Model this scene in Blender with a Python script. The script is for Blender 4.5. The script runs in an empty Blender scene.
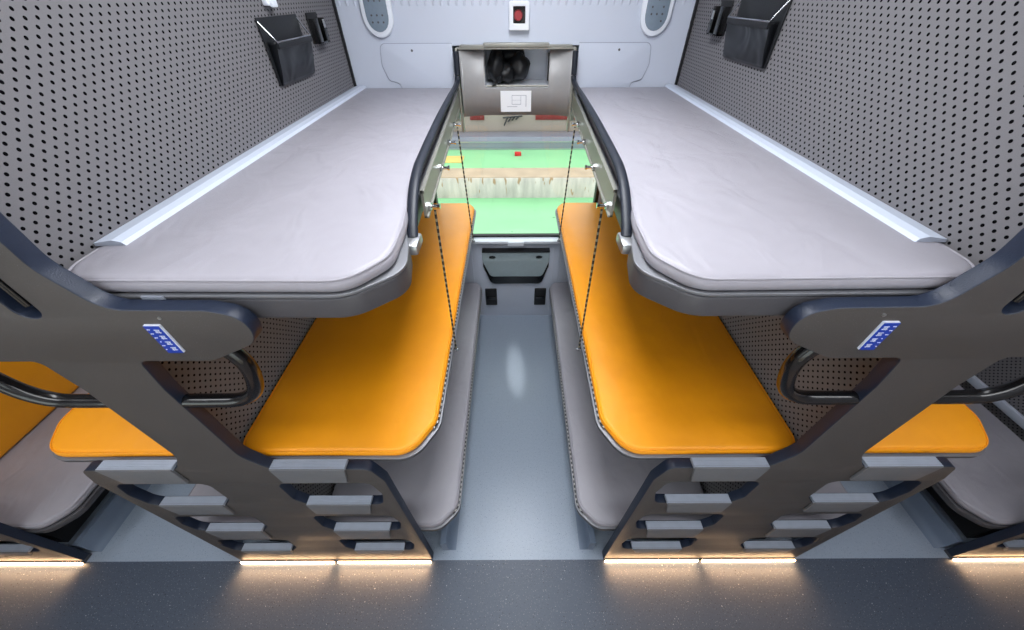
import bpy, bmesh, math, random
from mathutils import Vector, Matrix
random.seed(7)
PI = math.pi
S = bpy.context.scene
COL = S.collection

# ------------------------------------------------------------------ camera, world, exposure, lights
IMG_W, IMG_H, F_PX, CX = 1024, 630, 354.0, 514.0
cam_d = bpy.data.cameras.new('camera')
cam = bpy.data.objects.new('camera', cam_d)
COL.objects.link(cam)
cam_d.sensor_fit = 'HORIZONTAL'
cam_d.sensor_width = 36
cam_d.lens = 36 * F_PX / IMG_W
cam_d.shift_x = (IMG_W / 2 - CX) / IMG_W
cam_d.clip_start = 0.02
cam_d.clip_end = 100
pitch, roll = 0.74, 0.0045
cam.matrix_world = (Matrix.Translation((-0.015, -0.505, 2.2)) @ Matrix.Rotation(PI / 2 - pitch, 4, 'X')
                    @ Matrix.Rotation(-roll, 4, 'Z'))
S.camera = cam
S.view_settings.view_transform = 'Standard'
S.view_settings.look = 'None'
S.view_settings.gamma = 1
S.view_settings.use_curve_mapping = False
S.view_settings.exposure = 0.12

world = bpy.data.worlds.new('daylight')
S.world = world
world.use_nodes = True
world.node_tree.nodes['Background'].inputs[0].default_value = (0.93, 0.97, 1.0, 1)
world.node_tree.nodes['Background'].inputs[1].default_value = 2.3

BAY = 1.89            # distance from one compartment centre to the next
PART = 0.945          # partition centre from bay centre
WALLX = 0.93          # partition face
YW = 1.90             # window wall
ZC = 2.90             # ceiling


def area(name, loc, sx, sy, power, col, rot=(0, 0, 0)):
    d = bpy.data.lights.new(name, 'AREA')
    d.shape = 'RECTANGLE'; d.size = sx; d.size_y = sy; d.energy = power; d.color = col
    o = bpy.data.objects.new(name, d); COL.objects.link(o); o.location = loc; o.rotation_euler = rot
    return o


COOL = (0.93, 0.96, 1.0)
area('corridor_lamp_light', (0, -0.62, ZC - 0.05), 5.4, 0.30, 32, COOL)
for bx_ in (0, -BAY, BAY):
    area('bay_lamp_light', (bx_, 0.66, ZC - 0.05), 0.42, 1.1, 28 if bx_ == 0 else (7 if bx_ < 0 else 2.5), COOL)


# narrow spot added, with no known lamp, to make the bright streak on the aisle floor
sp_ = bpy.data.lights.new('aisle_streak_spot', 'SPOT'); sp_.energy = 210; sp_.spot_size = math.radians(11); sp_.spot_blend = 1.0
sp_.shadow_soft_size = 0.02; sp_.color = (1.0, 0.98, 0.92)
spo = bpy.data.objects.new('aisle_streak_spot', sp_); COL.objects.link(spo); spo.scale = (0.32, 1, 1); spo.location = (0.08, 0.02, ZC - 0.05)
spo.rotation_euler = (Vector((-0.005, 1.27, 0)) - spo.location).to_track_quat('-Z', 'Y').to_euler()

# the LED strips along the foot of each end panel throw warm light outward over the corridor floor
for px_ in (-PART, PART, -PART - BAY + 0.075, PART + BAY - 0.075):
    for s_ in (-1, 1):
        a_ = area('foot_led_light', (px_ + s_ * 0.252, -0.016, 0.026), 0.46, 0.010, 1.15, (1.0, 0.52, 0.22), (math.radians(-102), PI, 0))
        a_.rotation_euler = Vector((0, -1, -0.20)).to_track_quat('-Z', 'Y').to_euler(); a_.data.spread = math.radians(95)
# portals for the daylight entering by the added, unseen corridor windows
for bx_ in (0, -BAY):
    pt_ = area('window_portal', (bx_, -1.16, 1.40), 1.2, 0.9, 1, (1, 1, 1), (PI / 2, 0, 0)); pt_.data.cycles.is_portal = True

# ------------------------------------------------------------------ materials
MATS = {}


def nodes_of(m):
    nt = m.node_tree
    return nt, nt.nodes, nt.links, nt.nodes['Principled BSDF']


def lin(c):
    return tuple(((x / 255) / 12.92 if x / 255 <= 0.04045 else ((x / 255 + 0.055) / 1.055) ** 2.4) for x in c)


def mat(name, rgb, rough=0.5, metal=0.0, noise=0.0, nscale=40, bump=0.0, bscale=200, speck=None, speck_s=300,
        speck_t=0.7, coat=0.0, spec=0.5, wrinkle=0.0, detail=3, stretch=(1, 1, 1)):
    """procedural Principled material: colour mottled by noise, optional speckles and bump"""
    if name in MATS: return MATS[name]
    m = bpy.data.materials.new(name); m.use_nodes = True
    nt, N, L, P = nodes_of(m)
    c = lin(rgb)
    P.inputs['Roughness'].default_value = rough
    P.inputs['Metallic'].default_value = metal
    P.inputs['Coat Weight'].default_value = coat
    P.inputs['Specular IOR Level'].default_value = spec
    tc0 = N.new('ShaderNodeTexCoord'); tc = N.new('ShaderNodeMapping'); tc.inputs['Scale'].default_value = stretch
    L.new(tc0.outputs['Object'], tc.inputs['Vector'])
    nz = N.new('ShaderNodeTexNoise'); nz.inputs['Scale'].default_value = nscale; nz.inputs['Detail'].default_value = detail
    L.new(tc.outputs['Vector'], nz.inputs['Vector'])
    mx = N.new('ShaderNodeMix'); mx.data_type = 'RGBA'
    mx.inputs['A'].default_value = (*[v * (1 - noise) for v in c], 1)
    mx.inputs['B'].default_value = (*[min(1, v * (1 + noise)) for v in c], 1)
    L.new(nz.outputs['Fac'], mx.inputs['Factor'])
    out = mx.outputs['Result']
    if speck:
        for k, (srgb, sc, th) in enumerate(speck):
            vz = N.new('ShaderNodeTexNoise'); vz.inputs['Scale'].default_value = sc; vz.inputs['Detail'].default_value = 1
            L.new(tc.outputs['Vector'], vz.inputs['Vector'])
            r = N.new('ShaderNodeMapRange'); r.inputs['From Min'].default_value = th; r.inputs['From Max'].default_value = th + 0.03
            L.new(vz.outputs['Fac'], r.inputs['Value'])
            m2 = N.new('ShaderNodeMix'); m2.data_type = 'RGBA'
            L.new(r.outputs['Result'], m2.inputs['Factor']); L.new(out, m2.inputs['A'])
            m2.inputs['B'].default_value = (*lin(srgb), 1)
            out = m2.outputs['Result']
    L.new(out, P.inputs['Base Color'])
    if bump or wrinkle:
        prev = None
        if bump:
            bz = N.new('ShaderNodeTexNoise'); bz.inputs['Scale'].default_value = bscale
            L.new(tc.outputs['Vector'], bz.inputs['Vector'])
            b = N.new('ShaderNodeBump'); b.inputs['Strength'].default_value = bump; b.inputs['Distance'].default_value = 0.002
            L.new(bz.outputs['Fac'], b.inputs['Height']); prev = b
        if wrinkle:
            mp = N.new('ShaderNodeMapping'); mp.inputs['Scale'].default_value = (1.6, 1.0, 1.0)
            mp.inputs['Rotation'].default_value = (0, 0, 0.7)
            wz = N.new('ShaderNodeTexNoise'); wz.inputs['Scale'].default_value = 5; wz.inputs['Detail'].default_value = 2
            wz.inputs['Distortion'].default_value = 0.8
            L.new(tc.outputs['Vector'], mp.inputs['Vector']); L.new(mp.outputs['Vector'], wz.inputs['Vector'])
            b2 = N.new('ShaderNodeBump'); b2.inputs['Strength'].default_value = wrinkle; b2.inputs['Distance'].default_value = 0.02
            L.new(wz.outputs['Fac'], b2.inputs['Height'])
            if prev: L.new(prev.outputs['Normal'], b2.inputs['Normal'])
            prev = b2
        L.new(prev.outputs['Normal'], P.inputs['Normal'])
    MATS[name] = m
    return m


def emit(name, rgb, strength):
    m = bpy.data.materials.new(name); m.use_nodes = True
    nt, N, L, P = nodes_of(m)
    P.inputs['Base Color'].default_value = (0.8, 0.8, 0.8, 1)
    P.inputs['Emission Color'].default_value = (*rgb, 1)
    P.inputs['Emission Strength'].default_value = strength
    return m


def perforated(name, rgb, hole):
    """grey panel with staggered punched holes (pitch 23.5 mm, rows 13.8 mm)"""
    m = bpy.data.materials.new(name); m.use_nodes = True
    nt, N, L, P = nodes_of(m)
    tc = N.new('ShaderNodeTexCoord')
    sp = N.new('ShaderNodeSeparateXYZ'); L.new(tc.outputs['Object'], sp.inputs[0])
    cy, cz = 0.0235, 0.0276

    def M(op, a, b=None):
        n = N.new('ShaderNodeMath'); n.operation = op
        for i, v in enumerate((a, b)):
            if v is None: continue
            if isinstance(v, (int, float)): n.inputs[i].default_value = v
            else: L.new(v, n.inputs[i])
        return n.outputs[0]
    ds = []
    for off in (0.0, 0.5):
        u = M('MULTIPLY', M('SUBTRACT', M('FRACT', M('ADD', M('DIVIDE', sp.outputs[1], cy), off + 100)), 0.5), cy)
        v = M('MULTIPLY', M('SUBTRACT', M('FRACT', M('ADD', M('DIVIDE', sp.outputs[2], cz), off + 100)), 0.5), cz)
        ds.append(M('SQRT', M('ADD', M('MULTIPLY', u, u), M('MULTIPLY', v, v))))
    d = M('MINIMUM', ds[0], ds[1])
    r = N.new('ShaderNodeMapRange'); r.inputs['From Min'].default_value = hole - 0.0004; r.inputs['From Max'].default_value = hole + 0.0004
    L.new(d, r.inputs['Value'])
    nz = N.new('ShaderNodeTexNoise'); nz.inputs['Scale'].default_value = 500; L.new(tc.outputs['Object'], nz.inputs['Vector'])
    c = lin(rgb)
    mx0 = N.new('ShaderNodeMix'); mx0.data_type = 'RGBA'; L.new(nz.outputs['Fac'], mx0.inputs['Factor'])
    mx0.inputs['A'].default_value = (*[x * 0.85 for x in c], 1); mx0.inputs['B'].default_value = (*[x * 1.15 for x in c], 1)
    mx = N.new('ShaderNodeMix'); mx.data_type = 'RGBA'; L.new(r.outputs['Result'], mx.inputs['Factor'])
    mx.inputs['A'].default_value = (0.004, 0.004, 0.005, 1)
    L.new(mx0.outputs['Result'], mx.inputs['B'])
    L.new(mx.outputs['Result'], P.inputs['Base Color'])
    P.inputs['Roughness'].default_value = 0.6
    sm_ = N.new('ShaderNodeMath'); sm_.operation = 'MULTIPLY'; sm_.inputs[1].default_value = 0.5
    L.new(r.outputs['Result'], sm_.inputs[0]); L.new(sm_.outputs[0], P.inputs['Specular IOR Level'])
    bp = N.new('ShaderNodeBump'); bp.inputs['Strength'].default_value = 0.2; bp.inputs['Distance'].default_value = 0.002
    L.new(r.outputs['Result'], bp.inputs['Height']); L.new(bp.outputs['Normal'], P.inputs['Normal'])
    return m


def striped(name, axis, freq, a, b, duty=0.5):
    m = bpy.data.materials.new(name); m.use_nodes = True
    nt, N, L, P = nodes_of(m)
    tc = N.new('ShaderNodeTexCoord'); sp = N.new('ShaderNodeSeparateXYZ'); L.new(tc.outputs['Object'], sp.inputs[0])
    mu = N.new('ShaderNodeMath'); mu.operation = 'MULTIPLY'; mu.inputs[1].default_value = freq; L.new(sp.outputs[axis], mu.inputs[0])
    fr = N.new('ShaderNodeMath'); fr.operation = 'FRACT'; L.new(mu.outputs[0], fr.inputs[0])
    gt = N.new('ShaderNodeMath'); gt.operation = 'GREATER_THAN'; gt.inputs[1].default_value = duty; L.new(fr.outputs[0], gt.inputs[0])
    mx = N.new('ShaderNodeMix'); mx.data_type = 'RGBA'; L.new(gt.outputs[0], mx.inputs['Factor'])
    mx.inputs['A'].default_value = (*lin(a), 1); mx.inputs['B'].default_value = (*lin(b), 1)
    L.new(mx.outputs['Result'], P.inputs['Base Color']); P.inputs['Roughness'].default_value = 0.6
    return m


M_GREY = mat('grey_vinyl', (158, 155, 163), 0.42, noise=0.05, nscale=12, bump=0.25, bscale=900, wrinkle=0.42)
M_GREYLOW = M_GREY
M_ORANGE = mat('orange_vinyl', (252, 160, 14), 0.45, noise=0.07, nscale=9, bump=0.25, bscale=900, wrinkle=0.18)
M_PANEL = mat('charcoal_textured_metal', (74, 70, 68), 0.5, noise=0.22, nscale=350, bump=0.3, bscale=500,
              speck=[((120, 118, 120), 420, 0.70)])
M_EDGE = mat('blue_black_rubber', (25, 35, 54), 0.45, noise=0.15, nscale=120, bump=0.3, bscale=400)
M_RAIL = mat('black_blue_rail_cover', (22, 28, 40), 0.5, noise=0.15, nscale=120)
M_BLACK = mat('glossy_black_plastic', (14, 14, 16), 0.22, coat=0.3)
M_BLACKM = mat('matt_black_plastic', (20, 20, 23), 0.55, noise=0.1)
M_FRAME = mat('dark_grey_frame_metal', (86, 85, 89), 0.42, metal=0.25, noise=0.08, nscale=200, bump=0.15, bscale=500)
M_SILVER = mat('brushed_aluminium', (185, 187, 190), 0.32, metal=0.85, noise=0.05)
M_BEIGEM = mat('beige_anodised_metal', (150, 149, 141), 0.4, metal=0.35, noise=0.05)
M_LIP = mat('satin_grey_lip', (128, 129, 134), 0.4, metal=0.4)
M_TREAD = mat('ribbed_aluminium_tread', (176, 184, 198), 0.42, metal=0.3, noise=0.10, nscale=30)
M_TREADF = mat('grey_tread_nosing', (114, 115, 119), 0.5, metal=0.2, noise=0.08, nscale=60)
M_WALLB = mat('white_laminate', (196, 202, 216), 0.35, noise=0.03, nscale=5, bump=0.05, bscale=30)
M_WHITE = mat('white_plastic', (226, 230, 238), 0.35, noise=0.02)
M_LEDGE = mat('white_ledge_vinyl', (192, 200, 215), 0.45, noise=0.03)
M_DOTS = perforated('perforated_grey_panel', (113, 111, 114), 0.0036)
M_FLOOR = mat('corridor_vinyl', (74, 83, 98), 0.42, noise=0.12, nscale=90, bump=0.15, bscale=400,
              speck=[((140, 143, 150), 180, 0.68), ((175, 178, 184), 90, 0.745), ((36, 40, 48), 150, 0.68)])
M_BAYFLOOR = mat('compartment_vinyl', (152, 164, 180), 0.33, noise=0.07, nscale=70, bump=0.08, bscale=300,
                 speck=[((80, 88, 104), 220, 0.69), ((175, 184, 196), 260, 0.70)])
M_COVE = mat('blue_grey_cove', (116, 130, 150), 0.4, noise=0.05)
M_DARK = mat('underbunk_shade_fill', (52, 54, 58), 0.6, noise=0.1)  # dark base stands in for the shade under the bunks
M_CEIL = mat('white_ceiling_panel', (215, 218, 224), 0.5)
M_CORR = mat('corridor_wall_laminate', (196, 198, 204), 0.5)
M_BLIND = mat('taupe_blind_box_metal', (152, 151, 152), 0.45, metal=0.1, noise=0.04, nscale=50)
M_TABLE = mat('teal_grey_folded_table', (160, 174, 178), 0.35, noise=0.08)
M_BLUE = mat('blue_sign_face', (8, 58, 170), 0.35)
M_SIGNW = mat('white_sign_edge', (225, 230, 245), 0.4)
M_PAPER = mat('white_paper', (238, 240, 244), 0.7)
M_INK = mat('grey_ink', (150, 155, 168), 0.8)
M_CLOTH = mat('black_mesh_cloth', (16, 18, 22), 0.5, noise=0.2, nscale=500, bump=0.4, bscale=300)
M_SHEEN = mat('black_glossy_cloth', (15, 18, 23), 0.35, noise=0.2, nscale=60, wrinkle=0.8)
M_RED = mat('red_button', (150, 45, 52), 0.3)
M_LAMPG = mat('blue_grey_lamp_plate', (122, 136, 150), 0.4, noise=0.1, nscale=60)
M_CHROME = mat('chrome', (200, 202, 206), 0.15, metal=1.0)
M_EDGING = striped('zip_edging', 1, 42, (22, 22, 26), (176, 174, 170), 0.55)
M_STRAP = striped('woven_strap', 2, 40, (25, 24, 22), (150, 142, 118), 0.6)
M_GREEN = mat('green_depot_floor', (140, 198, 146), 0.5, noise=0.15, nscale=1.3, speck=[((60, 90, 70), 9, 0.76)])
M_PLINTH = mat('stained_white_concrete', (206, 190, 188), 0.8, noise=0.5, nscale=5, detail=8, stretch=(1.6, 1, 0.35), speck=[((176, 140, 112), 9, 0.66)])
M_BEIGEC = mat('beige_concrete', (182, 160, 138), 0.8, noise=0.3, nscale=3)
M_DUCT = mat('shiny_grey_ducting', (140, 140, 156), 0.3, metal=0.4, noise=0.12, nscale=1.5)
M_BROWN = mat('taupe_depot_wall', (150, 138, 128), 0.7, noise=0.1, nscale=2)
M_REDP = mat('dark_red_paint', (120, 24, 22), 0.5, noise=0.25, nscale=6)
M_LED = emit('warm_led', (1.0, 0.62, 0.32), 26.0)
M_LAMP = emit('ceiling_lamp', (0.95, 0.97, 1.0), 1.5)


def glassmat():
    m = bpy.data.materials.new('window_glass'); m.use_nodes = True
    nt = m.node_tree; N = nt.nodes; L = nt.links; N.clear()
    o = N.new('ShaderNodeOutputMaterial'); t = N.new('ShaderNodeBsdfTransparent'); g = N.new('ShaderNodeBsdfGlossy')
    g.inputs['Roughness'].default_value = 0.02; mx = N.new('ShaderNodeMixShader'); mx.inputs[0].default_value = 0.03
    t.inputs[0].default_value = (0.95, 0.98, 0.96, 1)
    L.new(t.outputs[0], mx.inputs[1]); L.new(g.outputs[0], mx.inputs[2]); L.new(mx.outputs[0], o.inputs[0])
    return m


M_GLASS = glassmat()


# ------------------------------------------------------------------ helpers
def link(name, me, m, parent=None, smooth=40):
    if m is not None:
        me.materials.clear() if not isinstance(m, (list, tuple)) else None
        for mm in (m if isinstance(m, (list, tuple)) else [m]): me.materials.append(mm)
    if smooth:
        me.polygons.foreach_set('use_smooth', [True] * len(me.polygons))
        me.set_sharp_from_angle(angle=math.radians(smooth))
    o = bpy.data.objects.new(name, me); COL.objects.link(o)
    if parent: o.parent = parent
    return o


def bm_obj(name, bm, m, parent=None, smooth=40):
    bmesh.ops.recalc_face_normals(bm, faces=bm.faces)
    me = bpy.data.meshes.new(name); bm.to_mesh(me); bm.free()
    return link(name, me, m, parent, smooth)


def tag(o, label=None, cat=None, group=None, kind=None):
    if label: o['label'] = label
    if cat: o['category'] = cat
    if group: o['group'] = group
    if kind: o['kind'] = kind
    return o


def empty(name, loc=(0, 0, 0)):
    o = bpy.data.objects.new(name, None); COL.objects.link(o); o.location = loc
    o.empty_display_size = 0.05
    return o


def add_box(bm, lo, hi, bev=0.0, mi=0):
    lo, hi = Vector([min(a, b) for a, b in zip(lo, hi)]), Vector([max(a, b) for a, b in zip(lo, hi)])
    r = bmesh.ops.create_cube(bm, size=1, matrix=Matrix.Translation((lo + hi) / 2) @ Matrix.Diagonal((*(hi - lo), 1)))
    if bev:
        es = list({e for v in r['verts'] for e in v.link_edges})
        bmesh.ops.bevel(bm, geom=es, offset=bev, segments=2, profile=0.5, affect='EDGES')
    return r


def box(name, lo, hi, m, parent=None, bev=0.0):
    bm = bmesh.new(); add_box(bm, lo, hi, bev)
    return bm_obj(name, bm, m, parent)


def fillet(pts, seg=7):
    """pts: (x, y, radius) closed loop -> rounded polyline"""
    out = []; n = len(pts)
    for i in range(n):
        p = Vector(pts[i][:2]); r = pts[i][2] if len(pts[i]) > 2 else 0
        a = Vector(pts[i - 1][:2]) - p; b = Vector(pts[(i + 1) % n][:2]) - p
        if r <= 0 or a.length < 1e-6 or b.length < 1e-6: out.append((p.x, p.y)); continue
        la, lb = a.length, b.length; a.normalize(); b.normalize()
        ang = a.angle(b)
        if abs(ang - PI) < 0.02: out.append((p.x, p.y)); continue
        d = min(r / math.tan(ang / 2), la * 0.49, lb * 0.49); rr = d * math.tan(ang / 2)
        c = p + (a + b).normalized() * (rr / math.sin(ang / 2))
        s = (p + a * d) - c; e = (p + b * d) - c
        a0 = math.atan2(s.y, s.x); a1 = math.atan2(e.y, e.x); da = (a1 - a0 + PI) % (2 * PI) - PI
        for k in range(seg + 1):
            t = a0 + da * k / seg
            out.append((c.x + rr * math.cos(t), c.y + rr * math.sin(t)))
    return out


def plate_mesh(loops, d0, d1, bev=0.0, plane='XY', res=2):
    """closed outline(s) (further ones are holes) extruded between d0 and d1, edges rounded; returns mesh data"""
    cu = bpy.data.curves.new('c', 'CURVE'); cu.dimensions = '2D'; cu.fill_mode = 'BOTH'
    th = abs(d1 - d0)
    cu.bevel_depth = bev; cu.bevel_resolution = res; cu.extrude = max(th / 2 - bev, 0); cu.offset = -bev
    for lp in loops:
        sp = cu.splines.new('POLY'); sp.points.add(len(lp) - 1)
        for p, q in zip(sp.points, lp): p.co = (q[0], q[1], 0, 1)
        sp.use_cyclic_u = True
    ob = bpy.data.objects.new('c', cu); COL.objects.link(ob)
    dg = bpy.context.evaluated_depsgraph_get(); dg.update()
    me = bpy.data.meshes.new_from_object(ob.evaluated_get(dg))
    bpy.data.objects.remove(ob); bpy.data.curves.remove(cu)
    mid = (d0 + d1) / 2
    me.transform(Matrix.Translation((0, 0, mid)))
    if plane == 'XZ':   # local (x, y, z) -> (x, z, y)
        me.transform(Matrix(((1, 0, 0, 0), (0, 0, 1, 0), (0, 1, 0, 0), (0, 0, 0, 1))))
    elif plane == 'YZ':  # outline is (y, z), extruded along x
        me.transform(Matrix(((0, 0, 1, 0), (1, 0, 0, 0), (0, 1, 0, 0), (0, 0, 0, 1))))
    bm = bmesh.new(); bm.from_mesh(me); bmesh.ops.remove_doubles(bm, verts=bm.verts, dist=1e-5)
    bmesh.ops.recalc_face_normals(bm, faces=bm.faces); bm.to_mesh(me); bm.free()
    me.materials.clear()
    return me


def plate(name, loops, d0, d1, m, parent=None, bev=0.0, plane='XY', res=2):
    return link(name, plate_mesh(loops, d0, d1, bev, plane, res), m, parent)


def add_tube(bm, pts, r, seg=10, caps=True, rx=None, up=Vector((0, 0, 1))):
    """sweep an ellipse (r along side, rx along the other normal) along pts"""
    pts = [Vector(p) for p in pts]; rx = rx or r; rings = []
    for i, p in enumerate(pts):
        t = (pts[min(i + 1, len(pts) - 1)] - pts[max(i - 1, 0)]).normalized()
        u = up if abs(t.dot(up)) < 0.95 else Vector((0, 1, 0))
        if callable(up): u = up(t)
        s = t.cross(u).normalized(); n = s.cross(t).normalized()
        rings.append([bm.verts.new(p + s * math.cos(a) * r + n * math.sin(a) * rx)
                      for a in [2 * PI * k / seg for k in range(seg)]])
    for a, b in zip(rings, rings[1:]):
        for k in range(seg):
            bm.faces.new((a[k], a[(k + 1) % seg], b[(k + 1) % seg], b[k]))
    if caps:
        bm.faces.new(rings[0][::-1]); bm.faces.new(rings[-1])


def tube(name, pts, r, m, parent=None, seg=10, rx=None, up=Vector((0, 0, 1))):
    bm = bmesh.new(); add_tube(bm, pts, r, seg, True, rx, up)
    return bm_obj(name, bm, m, parent, 60)


def spline(pts, n=8):
    """Catmull-Rom through pts"""
    P_ = [Vector(p) for p in pts]; P_ = [P_[0] * 2 - P_[1]] + P_ + [P_[-1] * 2 - P_[-2]]; out = []
    for i in range(1, len(P_) - 2):
        a, b, c, d = P_[i - 1:i + 3]
        for k in range(n):
            t = k / n
            out.append(0.5 * ((2 * b) + (c - a) * t + (2 * a - 5 * b + 4 * c - d) * t * t + (3 * b - a - 3 * c + d) * t ** 3))
    out.append(P_[-2]); return out


def add_cyl(bm, p0, p1, r, seg=16, r2=None):
    p0, p1 = Vector(p0), Vector(p1); d = p1 - p0
    mt = Matrix.Translation((p0 + p1) / 2) @ d.to_track_quat('Z', 'Y').to_matrix().to_4x4()
    bmesh.ops.create_cone(bm, cap_ends=True, segments=seg, radius1=r, radius2=r if r2 is None else r2, depth=d.length, matrix=mt)


def cyl(name, p0, p1, r, m, parent=None, seg=16, r2=None):
    bm = bmesh.new(); add_cyl(bm, p0, p1, r, seg, r2)
    return bm_obj(name, bm, m, parent)


def struct(name, me_or_bm, m):
    o = bm_obj(name, me_or_bm, m, None, 40); o['kind'] = 'structure'; return o


def sbox(name, lo, hi, m, bev=0):
    bm = bmesh.new(); add_box(bm, lo, hi, bev); return struct(name, bm, m)


# ------------------------------------------------------------------ the setting
XE = 3.75
sbox('floor', (-XE, -1.15, -0.06), (XE, 0.0, 0.0), M_FLOOR)
sbox('floor', (-XE, 0.0, -0.06), (XE, YW, 0.0), M_BAYFLOOR)
sbox('ceiling', (-XE, -1.15, ZC), (XE, YW + 0.3, ZC + 0.06), M_CEIL)
bm = bmesh.new()
add_box(bm, (-XE, -1.21, -0.06), (XE, -1.15, 0.95)); add_box(bm, (-XE, -1.21, 1.85), (XE, -1.15, ZC))
for xa, xb in ((-XE, -BAY - 0.6), (-BAY + 0.6, -0.6), (0.6, XE)): add_box(bm, (xa, -1.21, 0.95), (xb, -1.15, 1.85))
struct('wall_corridor', bm, M_CORR)
for k, bx_ in enumerate((0, -BAY)):  # unseen windows, added so daylight reaches the lower bunks
    bm = bmesh.new()
    for lo, hi in (((bx_ - 0.6, -1.205, 0.95), (bx_ - 0.57, -1.145, 1.85)), ((bx_ + 0.57, -1.205, 0.95), (bx_ + 0.6, -1.145, 1.85)),
                   ((bx_ - 0.57, -1.205, 0.95), (bx_ + 0.57, -1.145, 0.98)), ((bx_ - 0.57, -1.205, 1.82), (bx_ + 0.57, -1.145, 1.85))): add_box(bm, lo, hi, 0.003)
    wf = struct('window_%d' % (k + 2), bm, M_BLACKM)
    box('window_pane', (bx_ - 0.57, -1.185, 0.98), (bx_ + 0.57, -1.181, 1.82), M_GLASS, wf)
sbox('ground', (-9, -9, -1.26), (9, -1.6, -1.20), M_BEIGEC)
sbox('wall_left', (-XE - 0.06, -1.21, -0.06), (-XE, YW, ZC), M_CORR)
sbox('wall_right', (XE, -1.21, -0.06), (XE + 0.06, YW, ZC), M_CORR)
# window wall: one slab with an opening for window and blind box
WX, WZ0, WZ1 = 0.345, 0.80, 1.985
WW = 0.585
wb = bmesh.new()
for lo, hi in (((-XE, YW, -0.06), (-WW, YW + 0.06, ZC)), ((WW, YW, -0.06), (XE, YW + 0.06, ZC)),
               ((-WW, YW, -0.06), (WW, YW + 0.06, WZ0)), ((-WW, YW, WZ1), (WW, YW + 0.06, ZC)),
               ((-WW, YW, 1.64), (-WX, YW + 0.06, WZ1)), ((WX, YW, 1.64), (WW, YW + 0.06, WZ1))):
    add_box(wb, lo, hi)
struct('wall_back', wb, M_WALLB)
# partitions between the compartments
for sx, nm in ((-1, 'wall_partition_left'), (1, 'wall_partition_right')):
    sbox(nm, (sx * PART - 0.015, 0.04, 0), (sx * PART + 0.015, YW, ZC), M_DOTS)
for sx, nm in ((-1, 'wall_partition_far_left'), (1, 'wall_partition_far_right')):
    sbox(nm, (sx * (PART + BAY) - 0.015, 0.04, 0), (sx * (PART + BAY) + 0.015, YW, ZC), M_DOTS)
# fluted cornice above the access panel and curved corner moulding
bm = bmesh.new()
for i in range(46):
    x = -0.9 + i * 0.04
    add_tube(bm, [(x, YW - 0.001, 2.50), (x, YW - 0.003, 2.20), (x, YW + 0.006, 2.15)], 0.009, 8, True)
struct('trim_1', bm, M_WALLB)
# coves along the compartment floors
ti = 2
for bx_ in (-BAY, 0, BAY):
    for s in (-1, 1):
        bm = bmesh.new()
        prof = [(0.33, 0.0), (0.345, 0.001), (0.36, 0.012), (0.37, 0.035), (0.372, 0.11), (0.40, 0.11), (0.40, 0.0)]
        rings = [[bm.verts.new((bx_ + s * x, y, z + 0.0006)) for x, z in prof] for y in (0.045, YW - 0.0)]
        for k in range(len(prof)):
            bm.faces.new((rings[0][k], rings[0][(k + 1) % 7], rings[1][(k + 1) % 7], rings[1][k]))
        bm.faces.new(rings[0]); bm.faces.new(rings[1][::-1])
        struct('trim_%d' % ti, bm, M_COVE); ti += 1
        # dark box filling the void under the lower bunk, its shade put in as colour
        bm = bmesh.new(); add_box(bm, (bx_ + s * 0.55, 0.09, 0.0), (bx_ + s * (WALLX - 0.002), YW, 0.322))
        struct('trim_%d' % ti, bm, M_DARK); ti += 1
# dark joint strip where each perforated wall meets the window wall
for s in (-1, 1):
    sbox('trim_%d' % ti, (s * 0.931, YW - 0.012, 1.2), (s * 0.917, YW, ZC), M_BLACKM); ti += 1

# window: frame and glass
bm = bmesh.new()
for lo, hi in (((-WW, YW - 0.005, WZ0), (-WW + 0.022, YW + 0.055, 1.64)), ((WW - 0.022, YW - 0.005, WZ0), (WW, YW + 0.055, 1.64)),
               ((-WW, YW + 0.02, WZ0), (WW, YW + 0.055, WZ0 + 0.014))):
    add_box(bm, lo, hi, 0.002)
wf = struct('window_1', bm, M_BLACKM)
gl = box('window_pane', (-WW + 0.02, YW + 0.040, WZ0 + 0.012), (WW - 0.02, YW + 0.044, 1.64), M_GLASS, wf)
sill = box('window_sill', (-0.40, YW - 0.045, WZ0 - 0.022), (0.40, YW + 0.02, WZ0 - 0.0005), M_WHITE, wf, 0.004)
box('sill_catch', (-0.06, YW - 0.06, WZ0 - 0.035), (0.06, YW - 0.02, WZ0 + 0.001), M_WHITE, sill, 0.004)

# lower wall lining with raised side ribs under the window
bm = bmesh.new()
add_box(bm, (-0.36, YW - 0.008, 0.0), (-0.345, YW, 0.775), 0.003); add_box(bm, (0.345, YW - 0.008, 0.0), (0.36, YW, 0.775), 0.003)
add_box(bm, (-0.30, YW - 0.006, 0.02), (0.30, YW, 0.765), 0.003)
struct('trim_%d' % ti, bm, M_WALLB); ti += 1

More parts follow.
